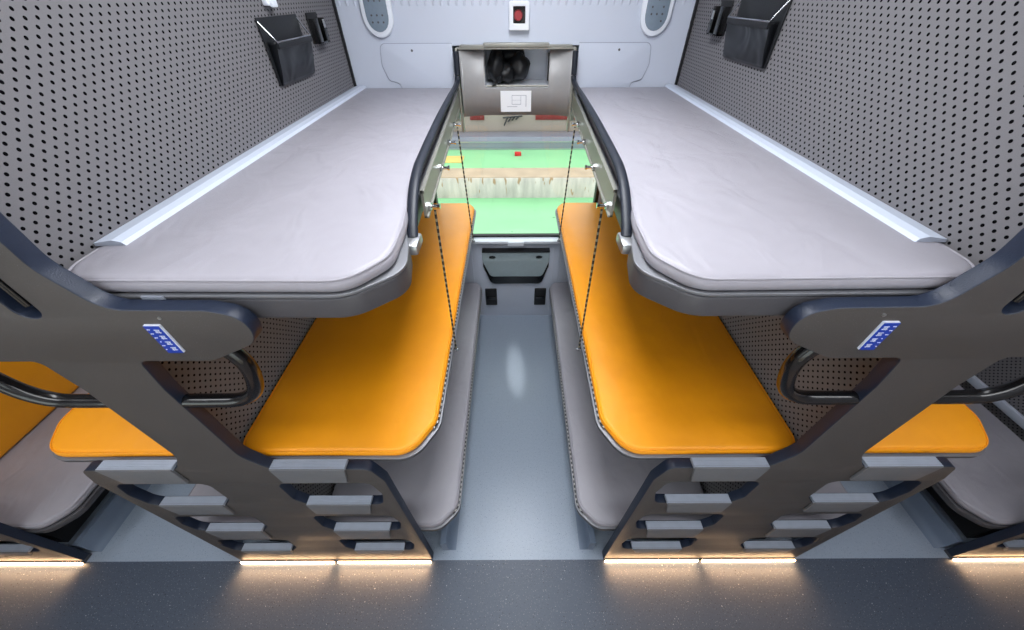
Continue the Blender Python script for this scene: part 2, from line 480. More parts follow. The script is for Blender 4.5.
# access panel above the bunks (rounded cover with a shadow gap)
acc = empty('access_panel', (0, YW, 1.77))
tag(acc, 'wide white rounded access cover on the end wall behind the grey top mattresses', 'access panel')
for s in (-1, 1):
    lp = [(s * 0.345 + 0.0, 1.997, 0), (s * 0.735, 1.997, 0.03), (s * 0.748, 1.90, 0.05), (s * 0.722, 1.825, 0.02),
          (s * 0.668, 1.812, 0.02), (s * 0.645, 1.76, 0), (s * 0.345, 1.76, 0)]
    gapm = plate_mesh([fillet(lp)], YW - 0.0025, YW + 0.001, 0, 'XZ'); gapm.transform(Matrix.Translation((0, 0, 0)))
    g = link('shadow_gap', gapm, mat('dark_joint', (150, 156, 172), 0.7), acc)
    ins = [(s * 0.345, 1.994, 0), (s * 0.732, 1.994, 0.028), (s * 0.745, 1.90, 0.048), (s * 0.719, 1.828, 0.02),
           (s * 0.665, 1.815, 0.02), (s * 0.642, 1.76, 0), (s * 0.345, 1.76, 0)]
    cvm = plate_mesh([fillet(ins)], YW - 0.006, YW - 0.002, 0.001, 'XZ')
    cv = link('cover', cvm, M_WALLB, acc)
    cyl('screw', (s * 0.565, YW - 0.009, 1.965), (s * 0.565, YW - 0.005, 1.965), 0.006, M_FRAME, cv)
for ch in acc.children: ch.location = (-acc.location.x, -acc.location.y, -acc.location.z)


# ------------------------------------------------------------------ bunk end panels
def half_outline():
    """right half (local x >= 0) of the end panel, from the ceiling down to the floor"""
    return [(0.100, 2.59, 0), (0.100, 1.85, 0.08), (0.150, 1.756, 0.06), (0.34, 1.753, 0.08), (0.400, 1.736, 0.05),
            (0.404, 1.668, 0.05), (0.300, 1.618, 0.03), (0.270, 1.606, 0.02), (0.110, 1.606, 0.02), (0.096, 1.50, 0.0), (0.096, 1.16, 0.10),
            (0.150, 1.076, 0.05), (0.462, 1.072, 0.035), (0.492, 0.98, 0.0), (0.500, 0.02, 0)]


def mirror_x(loop): return [(-p[0],) + tuple(p[1:]) for p in loop][::-1]


PD = 0.034   # panel thickness
sl = []
for (z0, z1) in ((0.778, 0.965), (0.484, 0.655), (0.190, 0.355)):
    sl.append([(0.118, z1, 0.03), (0.435, z1, 0.035), (0.455, (z0 + z1) / 2, 0.05), (0.435, z0, 0.035), (0.155, z0, 0.03), (0.118, z0 + 0.05, 0.03)])


def make_panel():
    right = half_outline(); outline = fillet(right + mirror_x(right))
    loops = [outline]
    for s_ in sl:
        loops.append(fillet(s_)); loops.append(fillet(mirror_x(s_)))
    loops.append(fillet([(-0.026, 1.735, 0.024), (0.026, 1.735, 0.024), (0.026, 2.05, 0.024), (-0.026, 2.05, 0.024)]))
    me = plate_mesh(loops, 0.0, PD, 0.003, 'XZ', 2)
    root = empty('bunk_end_panel')
    # split the face sheet from the rubber edge that wraps it
    for part_, m_ in (('face_sheet', M_PANEL), ('edge_trim', M_EDGE)):
        bm = bmesh.new(); bm.from_mesh(me)
        kill = [f for f in bm.faces if (abs(f.normal.y) > 0.75) != (part_ == 'face_sheet')]
        bmesh.ops.delete(bm, geom=kill, context='FACES')
        m2 = bpy.data.meshes.new(part_); bm.to_mesh(m2); bm.free()
        link(part_, m2, m_, root)
    # treads: four each side
    for s_ in (-1, 1):
        for k, (zt, h) in enumerate(((1.092, 0.099), (0.796, 0.090), (0.502, 0.105), (0.213, 0.050))):
            x0, x1 = s_ * 0.155, s_ * 0.392
            top = []
            nr = 6; y0, y1 = -0.006, 0.026
            for j in range(nr):      # grooved top: ridges along x
                a = y0 + (y1 - y0) * j / nr; b = y0 + (y1 - y0) * (j + 1) / nr; w = (b - a)
                top += [(a, zt), (a + w * 0.7, zt), (a + w * 0.75, zt - 0.0015), (b - w * 0.05, zt - 0.0015)]
            pr = top + [(y1, zt - 0.012), (y0, zt - 0.012)]
            bm = bmesh.new()
            ends = [[bm.verts.new((x, y, z)) for y, z in pr] for x in (x0, x1)]
            n_ = len(pr)
            for j in range(n_): bm.faces.new((ends[0][j], ends[0][(j + 1) % n_], ends[1][(j + 1) % n_], ends[1][j]))
            bm.faces.new(ends[0]); bm.faces.new(ends[1][::-1])
            st = bm_obj('step', bm, M_TREAD, root, 30)
            nose = plate_mesh([fillet([(x0, zt - 0.001, 0), (x1, zt - 0.001, 0), (x1 - s_ * 0.020, zt - h, 0.004), (x0 + s_ * 0.004, zt - h, 0.004)])],
                              -0.010, -0.001, 0.001, 'XZ')
            link('step_nosing', nose, M_TREADF, st)
    # grab handles: flat glossy black bars curving from the post up to the shelf underside
    for s_ in (-1, 1):
        cl = spline([(s_ * 0.092, 0.018, 1.432), (s_ * 0.17, 0.018, 1.432), (s_ * 0.235, 0.018, 1.437), (s_ * 0.285, 0.018, 1.470),
                     (s_ * 0.312, 0.018, 1.530), (s_ * 0.318, 0.018, 1.585), (s_ * 0.300, 0.018, 1.640)], 8)
        tube('grab_handle', cl, 0.018, M_BLACK, root, 14, 0.018, up=Vector((0, 1, 0)))
    # recessed grip in the post
    bm = bmesh.new(); add_box(bm, (-0.027, 0.030, 1.732), (0.027, 0.034, 2.055))  # black backing puts the slot's deep shade into the colour
    gr = bm_obj('grip_recess', bm, M_BLACKM, root)
    tube('grip_bar', [(0.0, 0.012, 1.76), (0.0, 0.012, 1.90), (0.0, 0.012, 2.04)], 0.007, M_BLACK, gr)
    # cover screws
    for s_ in (-1, 1):
        cyl('screw', (s_ * 0.243, -0.002, 1.735), (s_ * 0.243, 0.001, 1.735), 0.0035, M_SILVER, root, 10)
    # berth number plate with raised dots (one each side)
    for s_ in (-1, 1):
        xc = s_ * 0.217; w, h = 0.0165, 0.040; zc = 1.679
        pl = plate('number_plate', [fillet([(xc - w, zc - h, 0.002), (xc + w, zc - h, 0.002), (xc + w, zc + h, 0.002), (xc - w, zc + h, 0.002)])],
                   -0.004, 0.0005, M_SIGNW, root, 0.0004, 'XZ')
        pl['label'] = 'small blue number plate with white raised dots'
        o_ = -s_ * 0.0   # face
        x0, x1 = sorted((xc - s_ * w, xc + s_ * (w - 0.002)))
        box('blue_face', (x0, -0.0048, zc - h), (x1, -0.0038, zc + h - 0.002), M_BLUE, pl)
        bm = bmesh.new()
        for k in range(4):      # symbol strokes
            z = zc + 0.024 - k * 0.017; gx = xc + s_ * 0.004
            for (dx, dz, sx_, sz_) in ((0, 0.004, 0.0055, 0.0009), (0, -0.003, 0.0055, 0.0009), ((-1) ** k * 0.003, 0, 0.0009, 0.005), (0.0, 0.0005, 0.004, 0.0008)):
                add_box(bm, (gx + dx - sx_, -0.0053, z + dz - sz_), (gx + dx + sx_, -0.0045, z + dz + sz_))
        rr = random.Random(3)
        for k in range(6):      # raised dots down the outer edge
            for c_ in (0, 1):
                if rr.random() < 0.65:
                    z = zc + 0.029 - k * 0.0115; gx = xc - s_ * (0.0095 + c_ * 0.0035)
                    add_cyl(bm, (gx, -0.0056, z), (gx, -0.0045, z), 0.0013, 8)
        bm_obj('lettering', bm, M_SIGNW, pl)
    # warm light strips along the foot
    for s_ in (-1, 1):
        hs = box('light_housing', (s_ * 0.008, -0.008, 0.0008), (s_ * 0.498, 0.034, 0.0195), M_FRAME, root)
        box('light_strip', (s_ * 0.012, -0.014, 0.004), (s_ * 0.492, -0.008, 0.022), M_LED, hs)
    return root


def copy_tree(o, parent=None):
    c = o.copy(); COL.objects.link(c)
    if parent: c.parent = parent
    for ch in list(o.children): copy_tree(ch, c)
    return c


P0 = make_panel(); P0.location = (-PART, 0, 0)
tag(P0, 'charcoal bunk end panel with ladder steps and grab handles, left of the central aisle', 'bunk end panel', 'end panels between the bunk stacks')
P1 = copy_tree(P0); P1.location = (PART, 0, 0)
tag(P1, 'charcoal bunk end panel with ladder steps and grab handles, right of the central aisle', 'bunk end panel')
P2 = copy_tree(P0); P2.location = (-PART - BAY + 0.075, 0, 0)
tag(P2, 'bunk end panel foot with light strip cut by the left edge of the photo', 'bunk end panel')
P3 = copy_tree(P0); P3.location = (PART + BAY - 0.075, 0, 0)
tag(P3, 'bunk end panel foot with light strip cut by the right edge of the photo', 'bunk end panel')


# ------------------------------------------------------------------ berths and mattresses
def sgn(loop, s, cx=0.0):
    lp = [(cx + s * p[0],) + tuple(p[1:]) for p in loop]
    return lp if s > 0 else lp[::-1]


UP_M = [(0.924, 0.200, 0.02), (0.922, 0.046, 0.075), (0.340, 0.040, 0.085), (0.272, 0.130, 0.09), (0.276, 0.27, 0.12), (0.304, 0.47, 0.2),
        (0.352, 1.80, 0.02), (0.354, 1.885, 0.02), (0.924, 1.885, 0.02)]
UP_F = [(0.925, 0.045, 0.01), (0.350, 0.042, 0.10), (0.250, 0.130, 0.07), (0.268, 0.235, 0.05), (0.288, 0.30, 0.05), (0.297, 0.52, 0.2),
        (0.340, 1.80, 0.02), (0.343, 1.895, 0.0), (0.925, 1.895, 0.0)]
MID_M = [(0.921, 0.042, 0.06), (0.352, 0.041, 0.095), (0.285, 0.16, 0.095), (0.285, 1.80, 0.05), (0.33, 1.872, 0.05), (0.921, 1.872, 0.02)]
MID_F = [(0.924, 0.038, 0.05), (0.344, 0.037, 0.095), (0.277, 0.155, 0.095), (0.276, 1.82, 0.05), (0.32, 1.885, 0.05), (0.924, 1.885, 0.02)]
LOW_M = [(0.905, 0.042, 0.03), (0.365, 0.042, 0.085), (0.286, 0.125, 0.085), (0.286, 1.82, 0.05), (0.32, 1.872, 0.04), (0.905, 1.872, 0.02)]
LOW_F = [(0.915, 0.038, 0.02), (0.362, 0.038, 0.085), (0.280, 0.12, 0.085), (0.280, 1.82, 0.05), (0.31, 1.878, 0.04), (0.915, 1.878, 0.02)]


def inset(loop, d):
    pts = [Vector(p[:2]) for p in loop]; n = len(pts)
    ar = sum(pts[i - 1].x * pts[i].y - pts[i].x * pts[i - 1].y for i in range(n)); sg = 1 if ar > 0 else -1
    out = []
    for i in range(n):
        t = (pts[(i + 1) % n] - pts[i - 1]).normalized(); nrm = Vector((-t.y, t.x)) * sg
        out.append(pts[i] + nrm * d)
    return [(p.x, p.y) for p in out]


def mattress(name_mat, loop, s, cx, z0, z1, edging=True):
    """padded mattress: soft-edged slab whose top is gently crowned, with piping and an edging on its free side"""
    root = empty('mattress', (cx + s * 0.6, 0.95, z0))
    lp = fillet(sgn(loop, s, cx), 8)
    th = z1 - z0
    bm = bmesh.new(); rings = []
    for d, z in ((0.010, z0), (0.002, z0 + 0.006), (0.0, z0 + th * 0.4), (0.001, z1 - 0.014), (0.005, z1 - 0.006), (0.012, z1 - 0.0015), (0.017, z1)):
        rings.append([bm.verts.new((x, y, z)) for x, y in inset(lp, d)])
    n = len(lp)
    for a, b in zip(rings, rings[1:]):
        for k in range(n): bm.faces.new((a[k], a[(k + 1) % n], b[(k + 1) % n], b[k]))
    bm.faces.new(rings[0][::-1]); top = bm.faces.new(rings[-1])
    body = bm_obj('cushion', bm, name_mat, root, 60)
    body.location = (-root.location.x, -root.location.y, -root.location.z)
    # piping round the upper edge
    bm = bmesh.new(); ip = inset(lp, 0.004); add_tube(bm, [(x, y, z1 - 0.005) for x, y in ip] + [(ip[0][0], ip[0][1], z1 - 0.005)], 0.0022, 6, False)
    pp = bm_obj('piping', bm, name_mat, root); pp.location = body.location
    if edging:
        e = [(s_, y) for s_, y in lp if s * (s_ - cx) < 0.36]
        e.sort(key=lambda q: q[1])
        pts = [Vector((x - s * 0.002, y, z0 + 0.012)) for x, y in e if y > 0.10]
        res = []
        for a, b in zip(pts, pts[1:]):
            k = max(1, int((b - a).length / 0.08)); res += [a.lerp(b, j / k) for j in range(k)]
        res.append(pts[-1])
        ed = tube('zip_edging', res, 0.0032, M_EDGING, root, 8); ed.location = body.location
    return root


def berth(loop, s, cx, z0, z1, lip, lip_m=None):
    """metal bunk tray: deep dark fascia with a slim bright lip on its top edge"""
    root = empty('berth_frame', (cx + s * 0.6, 0.95, z0))
    off = tuple(-v for v in root.location)
    a = plate('tray', [fillet(sgn(loop, s, cx), 10)], z0, z1 - lip, M_FRAME, root, 0.008, 'XY', 3); a.location = off
    big = inset(fillet(sgn(loop, s, cx), 10), -0.003)
    b = plate('lip', [inset(fillet(sgn(loop, s, cx), 10), -0.002)], z1 - lip, z1, lip_m or M_LIP, root, 0.002); b.location = off
    b['label'] = 'thin bright metal lip'
    return root


def place(o, off): o.location = off


SIDE = {-1: 'left', 1: 'right'}
for s in (-1, 1):
    sd = SIDE[s]
    # upper berth
    U = berth(UP_F, s, 0, 1.690, 1.756, 0.008, M_LIP)
    tag(U, 'dark metal tray and guard rail of the top berth on the %s of the aisle' % sd, 'berth frame', 'top berth frames')
    off = tuple(-v for v in U.location)
    # guard rail: rubber covered strip running forward from the window wall, dropping at the front
    path = spline([(s * 0.319, 1.835, 1.968), (s * 0.320, 1.832, 1.90), (s * 0.321, 1.825, 1.850), (s * 0.322, 1.76, 1.828), (s * 0.318, 1.44, 1.829),
                   (s * 0.311, 1.10, 1.830), (s * 0.301, 0.82, 1.831), (s * 0.291, 0.60, 1.832), (s * 0.287, 0.52, 1.830), (s * 0.283, 0.44, 1.816),
                   (s * 0.279, 0.375, 1.790), (s * 0.275, 0.32, 1.758), (s * 0.272, 0.292, 1.738)], 8)
    gr = tube('guard_rail', path, 0.0145, M_RAIL, U, 12, 0.009, up=Vector((0, 0, 1))); gr.location = off
    bm = bmesh.new(); add_box(bm, (s * 0.298, 0.248, 1.712), (s * 0.252, 0.318, 1.742), 0.008)
    br = bm_obj('rail_bracket', bm, M_SILVER, U); br.location = off
    # beige beam under the rail
    bm = bmesh.new()
    pth = [(0.293, 0.475), (0.296, 0.54), (0.303, 0.70), (0.346, 1.80), (0.348, 1.89)]
    for (w0, w1, z0, z1) in ((-0.020, -0.012, 1.700, 1.785), (-0.024, -0.012, 1.775, 1.784), (-0.026, -0.012, 1.700, 1.706)):
        rg = [[bm.verts.new((s * (x + dx), y, z)) for dx, z in ((w0, z0), (w1, z0), (w1, z1), (w0, z1))] for x, y in pth]
        for a, b in zip(rg, rg[1:]):
            for k in range(4): bm.faces.new((a[k], a[(k + 1) % 4], b[(k + 1) % 4], b[k]))
        bm.faces.new(rg[0]); bm.faces.new(rg[-1][::-1])
    be = bm_obj('side_beam', bm, M_BEIGEM, U, 30); be.location = off
    for y in (0.52, 0.84, 1.14, 1.42):
        x = 0.292 + (y - 0.43) * 0.038 - 0.018
        bm = bmesh.new(); add_cyl(bm, (s * x, y, 1.716), (s * (x - 0.012), y, 1.716), 0.012, 6)
        add_cyl(bm, (s * (x - 0.012), y, 1.716), (s * (x - 0.034), y, 1.716), 0.0055, 10)
        add_cyl(bm, (s * (x - 0.030), y, 1.716), (s * (x - 0.038), y, 1.716), 0.009, 8)
        bl = bm_obj('bolt', bm, M_CHROME, U); bl.location = off
    if s < 0:
        ck = box('tape_patch', (-0.755, 0.0385, 1.744), (-0.712, 0.0425, 1.757), M_TREAD, U); ck.location = off
    m = mattress(M_GREY, UP_M, s, 0, 1.757, 1.794, False)
    tag(m, 'light grey mattress on the top berth, %s of the aisle' % sd, 'mattress', 'grey top mattresses')
    # white ledge cushion between mattress and perforated wall
    bm = bmesh.new()
    prof = [(0.928, 1.793), (0.928, 1.800), (0.884, 1.807), (0.866, 1.802), (0.860, 1.794)]
    ys = [(0.170, 0.0), (0.18, 0), (1.895, 0)]
    rg = [[bm.verts.new((s * x, y, z)) for x, z in prof] for y, _ in ys]
    for a, b in zip(rg, rg[1:]):
        for k in range(5): bm.faces.new((a[k], a[(k + 1) % 5], b[(k + 1) % 5], b[k]))
    bm.faces.new(rg[0]); bm.faces.new(rg[-1][::-1])
    ld = bm_obj('wall_ledge_strip', bm, M_LEDGE, None, 20)
    tag(ld, 'long white ledge strip between the %s top mattress and the perforated wall' % sd, 'ledge strip', 'white ledge strips')
    # middle berth
    Mf = berth(MID_F, s, 0, 1.046, 1.070, 0.004)
    tag(Mf, 'metal tray under the orange middle mattress %s of the aisle' % sd, 'berth frame', 'middle berth frames')
    m = mattress(M_ORANGE, MID_M, s, 0, 1.071, 1.104)
    tag(m, 'large orange mattress on the middle berth, %s of the aisle' % sd, 'mattress', 'orange middle mattresses')
    # lower berth
    Lf = berth(LOW_F, s, 0, 0.326, 0.362, 0.004)
    tag(Lf, 'metal tray of the lowest berth on the %s of the aisle' % sd, 'berth frame', 'lower berth frames')
    m = mattress(M_GREYLOW, LOW_M, s, 0, 0.364, 0.402)
    tag(m, 'grey mattress on the lowest berth, under the orange one %s of the aisle' % sd, 'mattress', 'grey lower mattresses')
    # straps from the top berth down to the middle berth
    for y, wh in ((0.52, 'front'), (1.42, 'rear')):
        xt = 0.292 + (y - 0.43) * 0.038 - 0.048
        root = empty('safety_strap', (s * 0.262, y, 1.07))
        tag(root, '%s woven safety strap hanging at the edge of the %s orange mattress' % (wh, sd), 'strap', 'safety straps')
        off = tuple(-v for v in root.location)
        pts = [Vector((s * (xt + 0.010), y, 1.704)).lerp(Vector((s * 0.266, y + 0.01, 1.060)), k / 10) for k in range(11)]
        w = tube('webbing', pts, 0.0038, M_STRAP, root, 8, 0.0022); w.location = off
        bm = bmesh.new(); add_cyl(bm, (s * 0.266, y + 0.01, 1.066), (s * 0.266, y + 0.01, 1.048), 0.006, 10)
        add_cyl(bm, (s * 0.274, y + 0.01, 1.054), (s * 0.255, y + 0.01, 1.054), 0.0065, 10)
        h = bm_obj('hook', bm, M_CHROME, root); h.location = off

# berths of the neighbouring compartments seen through the end panels
for s in (-1, 1):
    sd = SIDE[s]; cx = s * BAY
    Mf = berth(MID_F, -s, cx, 1.046, 1.070, 0.004)
    tag(Mf, 'metal tray under the orange mattress beyond the %s end panel' % sd, 'berth frame')
    m = mattress(M_ORANGE, MID_M, -s, cx, 1.071, 1.104)
    tag(m, 'orange mattress end showing beyond the %s end panel' % sd, 'mattress')
    cf = s * (BAY - 0.06)
    Lf = berth(LOW_F, s, cf, 0.326, 0.362, 0.006, M_FRAME)
    tag(Lf, 'dark curved tray of the lowest berth at the %s edge of the photo' % sd, 'berth frame')
    m = mattress(M_GREYLOW, LOW_M, s, cf, 0.364, 0.402, False)
    tag(m, 'grey lowest mattress at the %s edge of the photo' % sd, 'mattress')
    Lf = berth(LOW_F, -s, cx, 0.326, 0.362, 0.006, M_FRAME)
    tag(Lf, 'tray of the lowest berth behind the %s ladder steps' % sd, 'berth frame')
    m = mattress(M_GREYLOW, LOW_M, -s, cx, 0.364, 0.402, False)
    tag(m, 'grey lowest mattress behind the %s ladder steps' % sd, 'mattress')
# orange back cushion over the far-left lower berth
X0 = -(BAY + 0.905)
lp = fillet([(0.06, 0.405, 0.05), (1.82, 0.405, 0.05), (1.82, 1.0, 0.05), (0.06, 1.0, 0.05)])
bc = plate('back_cushion', [lp], X0, X0 + 0.10, M_ORANGE, None, 0.02, 'YZ', 3)
tag(bc, 'upright orange back cushion against the wall at the left edge of the photo', 'cushion')
# pale ledge on the far-right wall above the lower mattress
ld = box('wall_ledge_strip', (BAY + 0.905, 0.06, 0.404), (BAY + 0.928, 1.85, 0.45), M_LEDGE, None, 0.004)
tag(ld, 'pale ledge strip along the perforated wall at the right edge of the photo', 'ledge strip')


# ------------------------------------------------------------------ fittings on the perforated walls
def mesh_pocket(s, y0, y1, zt, zb, d, label):
    """open-topped black pouch hung from a wire frame"""
    x = s * (WALLX - 0.003); root = empty('storage_pocket', (x, (y0 + y1) / 2, zb)); off = tuple(-v for v in root.location)
    xi = lambda dd: s * (WALLX - 0.003 - dd)
    bm = bmesh.new(); add_box(bm, (xi(0), y0, zb), (xi(0.006), y1, zt), 0.002)
    a = bm_obj('back_panel', bm, M_CLOTH, root); a.location = off
    # bag: front sheet curving from the front wire down to the wall, with sides
    bm = bmesh.new(); rows = []; nr, nc = 14, 12; zf = zt - 0.070
    for i in range(nr + 1):
        t = i / nr; z = zf - (zf - zb) * t
        dep = d * (1 - t) ** 0.75 + 0.010
        row = []
        for j in range(nc + 1):
            u = j / nc; yy = (y0 + 0.006) + (y1 - y0 - 0.012) * (0.035 * (1 - t) * (1 - 2 * u) + u)
            sag = 0.012 * math.sin(PI * u) * math.sin(PI * min(1, t * 1.6)) + 0.004 * math.sin(9 * u + 5 * t)
            row.append(bm.verts.new((xi(dep - sag * (1 - t)), yy, z)))
        rows.append(row)
    for i in range(nr):
        for j in range(nc): bm.faces.new((rows[i][j], rows[i][j + 1], rows[i + 1][j + 1], rows[i + 1][j]))
    for j in (0, nc):      # side gussets
        w = [bm.verts.new((xi(0.004), rows[i][j].co.y, rows[i][j].co.z)) for i in range(nr + 1)]
        for i in range(nr): bm.faces.new((rows[i][j], rows[i + 1][j], w[i + 1], w[i]))
    bag = bm_obj('pouch', bm, M_SHEEN, root, 60); bag.location = off
    sm = bag.modifiers.new('thick', 'SOLIDIFY'); sm.thickness = 0.002
    dd = d + 0.012
    fr = tube('wire_frame', [(xi(0), y0 + 0.004, zt - 0.006), (xi(dd), y0 + 0.012, zf), (xi(dd), y1 - 0.012, zf), (xi(0), y1 - 0.004, zt - 0.006)],
              0.0032, M_CHROME, root, 8); fr.location = off
    # hem round the top front
    hm = tube('hem', [(xi(dd - 0.003), y0 + 0.014, zf - 0.010), (xi(dd - 0.003), y1 - 0.014, zf - 0.010)], 0.006, M_CLOTH, root, 8, 0.012); hm.location = off
    tag(root, label, 'storage pocket', 'black wall pockets')


mesh_pocket(-1, 1.125, 1.44, 2.135, 1.93, 0.032, 'black pocket on a wire frame hanging on the left perforated wall')
mesh_pocket(1, 1.085, 1.43, 2.190, 1.985, 0.032, 'black pocket on a wire frame hanging on the right perforated wall')


def holder(s, y0, y1, z0, z1, label):
    xi = lambda dd: s * (WALLX - 0.003 - dd)
    root = empty('device_holder', (xi(0), (y0 + y1) / 2, z0)); off = tuple(-v for v in root.location)
    bm = bmesh.new(); add_box(bm, (xi(0), y0, z0), (xi(0.006), y1, z1), 0.002)
    a = bm_obj('back_plate', bm, M_BLACKM, root); a.location = off
    bm = bmesh.new()
    add_box(bm, (xi(0.006), y0, z0), (xi(0.035), y1, z0 + 0.008), 0.002)
    add_box(bm, (xi(0.006), y0, z0), (xi(0.035), y0 + 0.008, z1 - 0.02), 0.002)
    add_box(bm, (xi(0.006), y1 - 0.008, z0), (xi(0.035), y1, z1 - 0.02), 0.002)
    add_box(bm, (xi(0.029), y0, z0), (xi(0.035), y0 + 0.035, z1 - 0.02), 0.002)
    add_box(bm, (xi(0.029), y1 - 0.03, z0), (xi(0.035), y1, z1 - 0.055), 0.002)
    b = bm_obj('holder_tray', bm, M_BLACK, root); b.location = off
    c = box('silver_catch', (xi(0.035), y1 - 0.03, z0 + 0.055), (xi(0.038), y1 - 0.012, z0 + 0.085), M_SILVER, root, 0.001); c.location = off
    tag(root, label, 'device holder', 'black device holders')


holder(-1, 1.535, 1.645, 2.025, 2.135, 'slim black device holder beside the pocket on the left wall')
holder(1, 1.50, 1.61, 2.050, 2.170, 'slim black device holder beside the pocket on the right wall')
# small white hook high on the left wall
bm = bmesh.new(); add_box(bm, (-0.928, 1.215, 2.165), (-0.905, 1.275, 2.185), 0.005); add_box(bm, (-0.908, 1.225, 2.160), (-0.895, 1.265, 2.185), 0.005)
hk = bm_obj('wall_hook', bm, M_WHITE); tag(hk, 'small white hook above the pocket on the left perforated wall', 'hook')

# ------------------------------------------------------------------ fittings on the window wall
for s in (-1, 1):
    sd = SIDE[s]; cx_ = -0.712 if s < 0 else 0.725
    root = empty('reading_lamp_plate', (cx_, YW, 2.03)); off = tuple(-v for v in root.location)

    def oval(w, zb, zt, n=12):
        r = w
        pts = [(cx_ + r * math.cos(a), zb + r * 1.15 + r * 1.15 * math.sin(a)) for a in [PI + PI * k / n for k in range(n + 1)]]
        pts += [(cx_ + r * math.cos(a), zt - r + r * math.sin(a)) for a in [PI * k / n for k in range(n + 1)]]
        return pts
    a = plate('bezel', [oval(0.080, 2.020, 2.42)], YW - 0.020, YW + 0.001, M_WHITE, root, 0.008, 'XZ', 3); a.location = off
    b = plate('control_plate', [oval(0.057, 2.045, 2.395)], YW - 0.023, YW - 0.019, M_LAMPG, root, 0.001, 'XZ'); b.location = off
    rr = random.Random(5 + s)
    for i in range(7):
        for j in range(3):
            if rr.random() < 0.75:
                cyl('button', (cx_ - 0.028 + 0.028 * j, YW - 0.026, 2.085 + i * 0.028), (cx_ - 0.028 + 0.028 * j, YW - 0.0225, 2.085 + i * 0.028), 0.0045, M_FRAME, b, 8)
    tag(root, 'rounded white bezel with a blue-grey control plate, upper %s of the white end wall' % sd, 'control plate', 'control plates on the end wall')

# alarm box
root = empty('alarm_box', (0.018, YW, 2.05)); off = tuple(-v for v in root.location)
fr = plate('housing', [fillet([(-0.034, 2.050, 0.008), (0.070, 2.050, 0.008), (0.070, 2.166, 0.008), (-0.034, 2.166, 0.008)]),
                       fillet([(-0.012, 2.078, 0.004), (0.050, 2.078, 0.004), (0.050, 2.146, 0.004), (-0.012, 2.146, 0.004)])],
           YW - 0.036, YW + 0.0, M_WHITE, root, 0.003, 'XZ'); fr.location = off
bk = box('recess', (-0.013, YW - 0.012, 2.077), (0.051, YW - 0.002, 2.147), M_BLACKM, root); bk.location = off
bm = bmesh.new(); add_cyl(bm, (0.014, YW - 0.012, 2.110), (0.014, YW - 0.036, 2.110), 0.024, 20, 0.020)
kb = bm_obj('red_button', bm, M_RED, root); kb.location = off
tag(root, 'white alarm box with a red push button on the white end wall', 'alarm box')

# blind box above the window: concave taupe housing with an open niche
root = empty('window_blind_box', (0, YW, 1.63)); off = tuple(-v for v in root.location)
bm = bmesh.new()
cols = []
for k in range(9):
    a = k / 8
    cols.append((-0.308 + 0.125 * a, YW - 0.040 + 0.040 * math.sin(a * PI / 2)))
prof = cols + [(-0.175, YW + 0.001), (0.190, YW + 0.001)] + [(-x + 0.010, y) for x, y in cols[::-1]]
zs = [1.648, 1.780, 1.790, 1.975]
ni = len(cols)  # index of first niche column (-0.175)
grid = [[bm.verts.new((x, y, z)) for x, y in prof] for z in zs]
for i in range(3):
    for j in range(len(prof) - 1):
        if j == ni and i == 2: continue
        bm.faces.new((grid[i][j], grid[i][j + 1], grid[i + 1][j + 1], grid[i + 1][j]))
sh = bm_obj('housing', bm, M_BLIND, root, 50); sh.location = off
so = sh.modifiers.new('thick', 'SOLIDIFY'); so.thickness = 0.004; so.offset = -1
bm = bmesh.new()
add_box(bm, (-0.318, YW - 0.048, 1.972), (0.322, YW - 0.002, 1.980), 0.002)
add_box(bm, (-0.300, YW - 0.045, 1.978), (0.306, YW + 0.0, 1.990), 0.003)
add_box(bm, (-0.172, YW - 0.054, 1.981), (0.180, YW - 0.0, 1.999), 0.003)
c = bm_obj('top_cap', bm, M_BEIGEM, root); c.location = off
for s in (-1, 1):
    u = box('upright', (s * 0.326, YW - 0.052, 1.565), (s * 0.314, YW - 0.004, 1.978), M_BEIGEM, root, 0.002); u.location = off
bm = bmesh.new()   # niche lining
x0, x1, z0, z1, y0, y1 = -0.175, 0.190, 1.790, 1.972, YW + 0.002, YW + 0.26
q = lambda *v: bm.faces.new([bm.verts.new(p) for p in v])
q((x0, y0, z0), (x1, y0, z0), (x1, y1, z0), (x0, y1, z0)); q((x0, y0, z0), (x0, y1, z0), (x0, y1, z1), (x0, y0, z1))
q((x1, y0, z0), (x1, y1, z0), (x1, y1, z1), (x1, y0, z1)); q((x0, y1, z0), (x1, y1, z0), (x1, y1, z1), (x0, y1, z1)); q((x0, y0, z1), (x1, y0, z1), (x1, y1, z1), (x0, y1, z1))
nl = bm_obj('niche_lining', bm, M_WHITE, root); nl.location = off
nb = tube('niche_rail', [(-0.17, YW + 0.012, 1.796), (0.188, YW + 0.012, 1.796)], 0.006, M_BEIGEM, root); nb.location = off
nb = tube('niche_cord', [(-0.17, YW + 0.035, 1.794), (0.188, YW + 0.035, 1.794)], 0.003, M_BLACKM, root); nb.location = off
nb = box('niche_edge', (0.182, YW + 0.01, 1.82), (0.189, YW + 0.03, 1.95), M_BLACKM, root); nb.location = off
tag(root, 'taupe metal blind box with an open niche above the window', 'blind box')
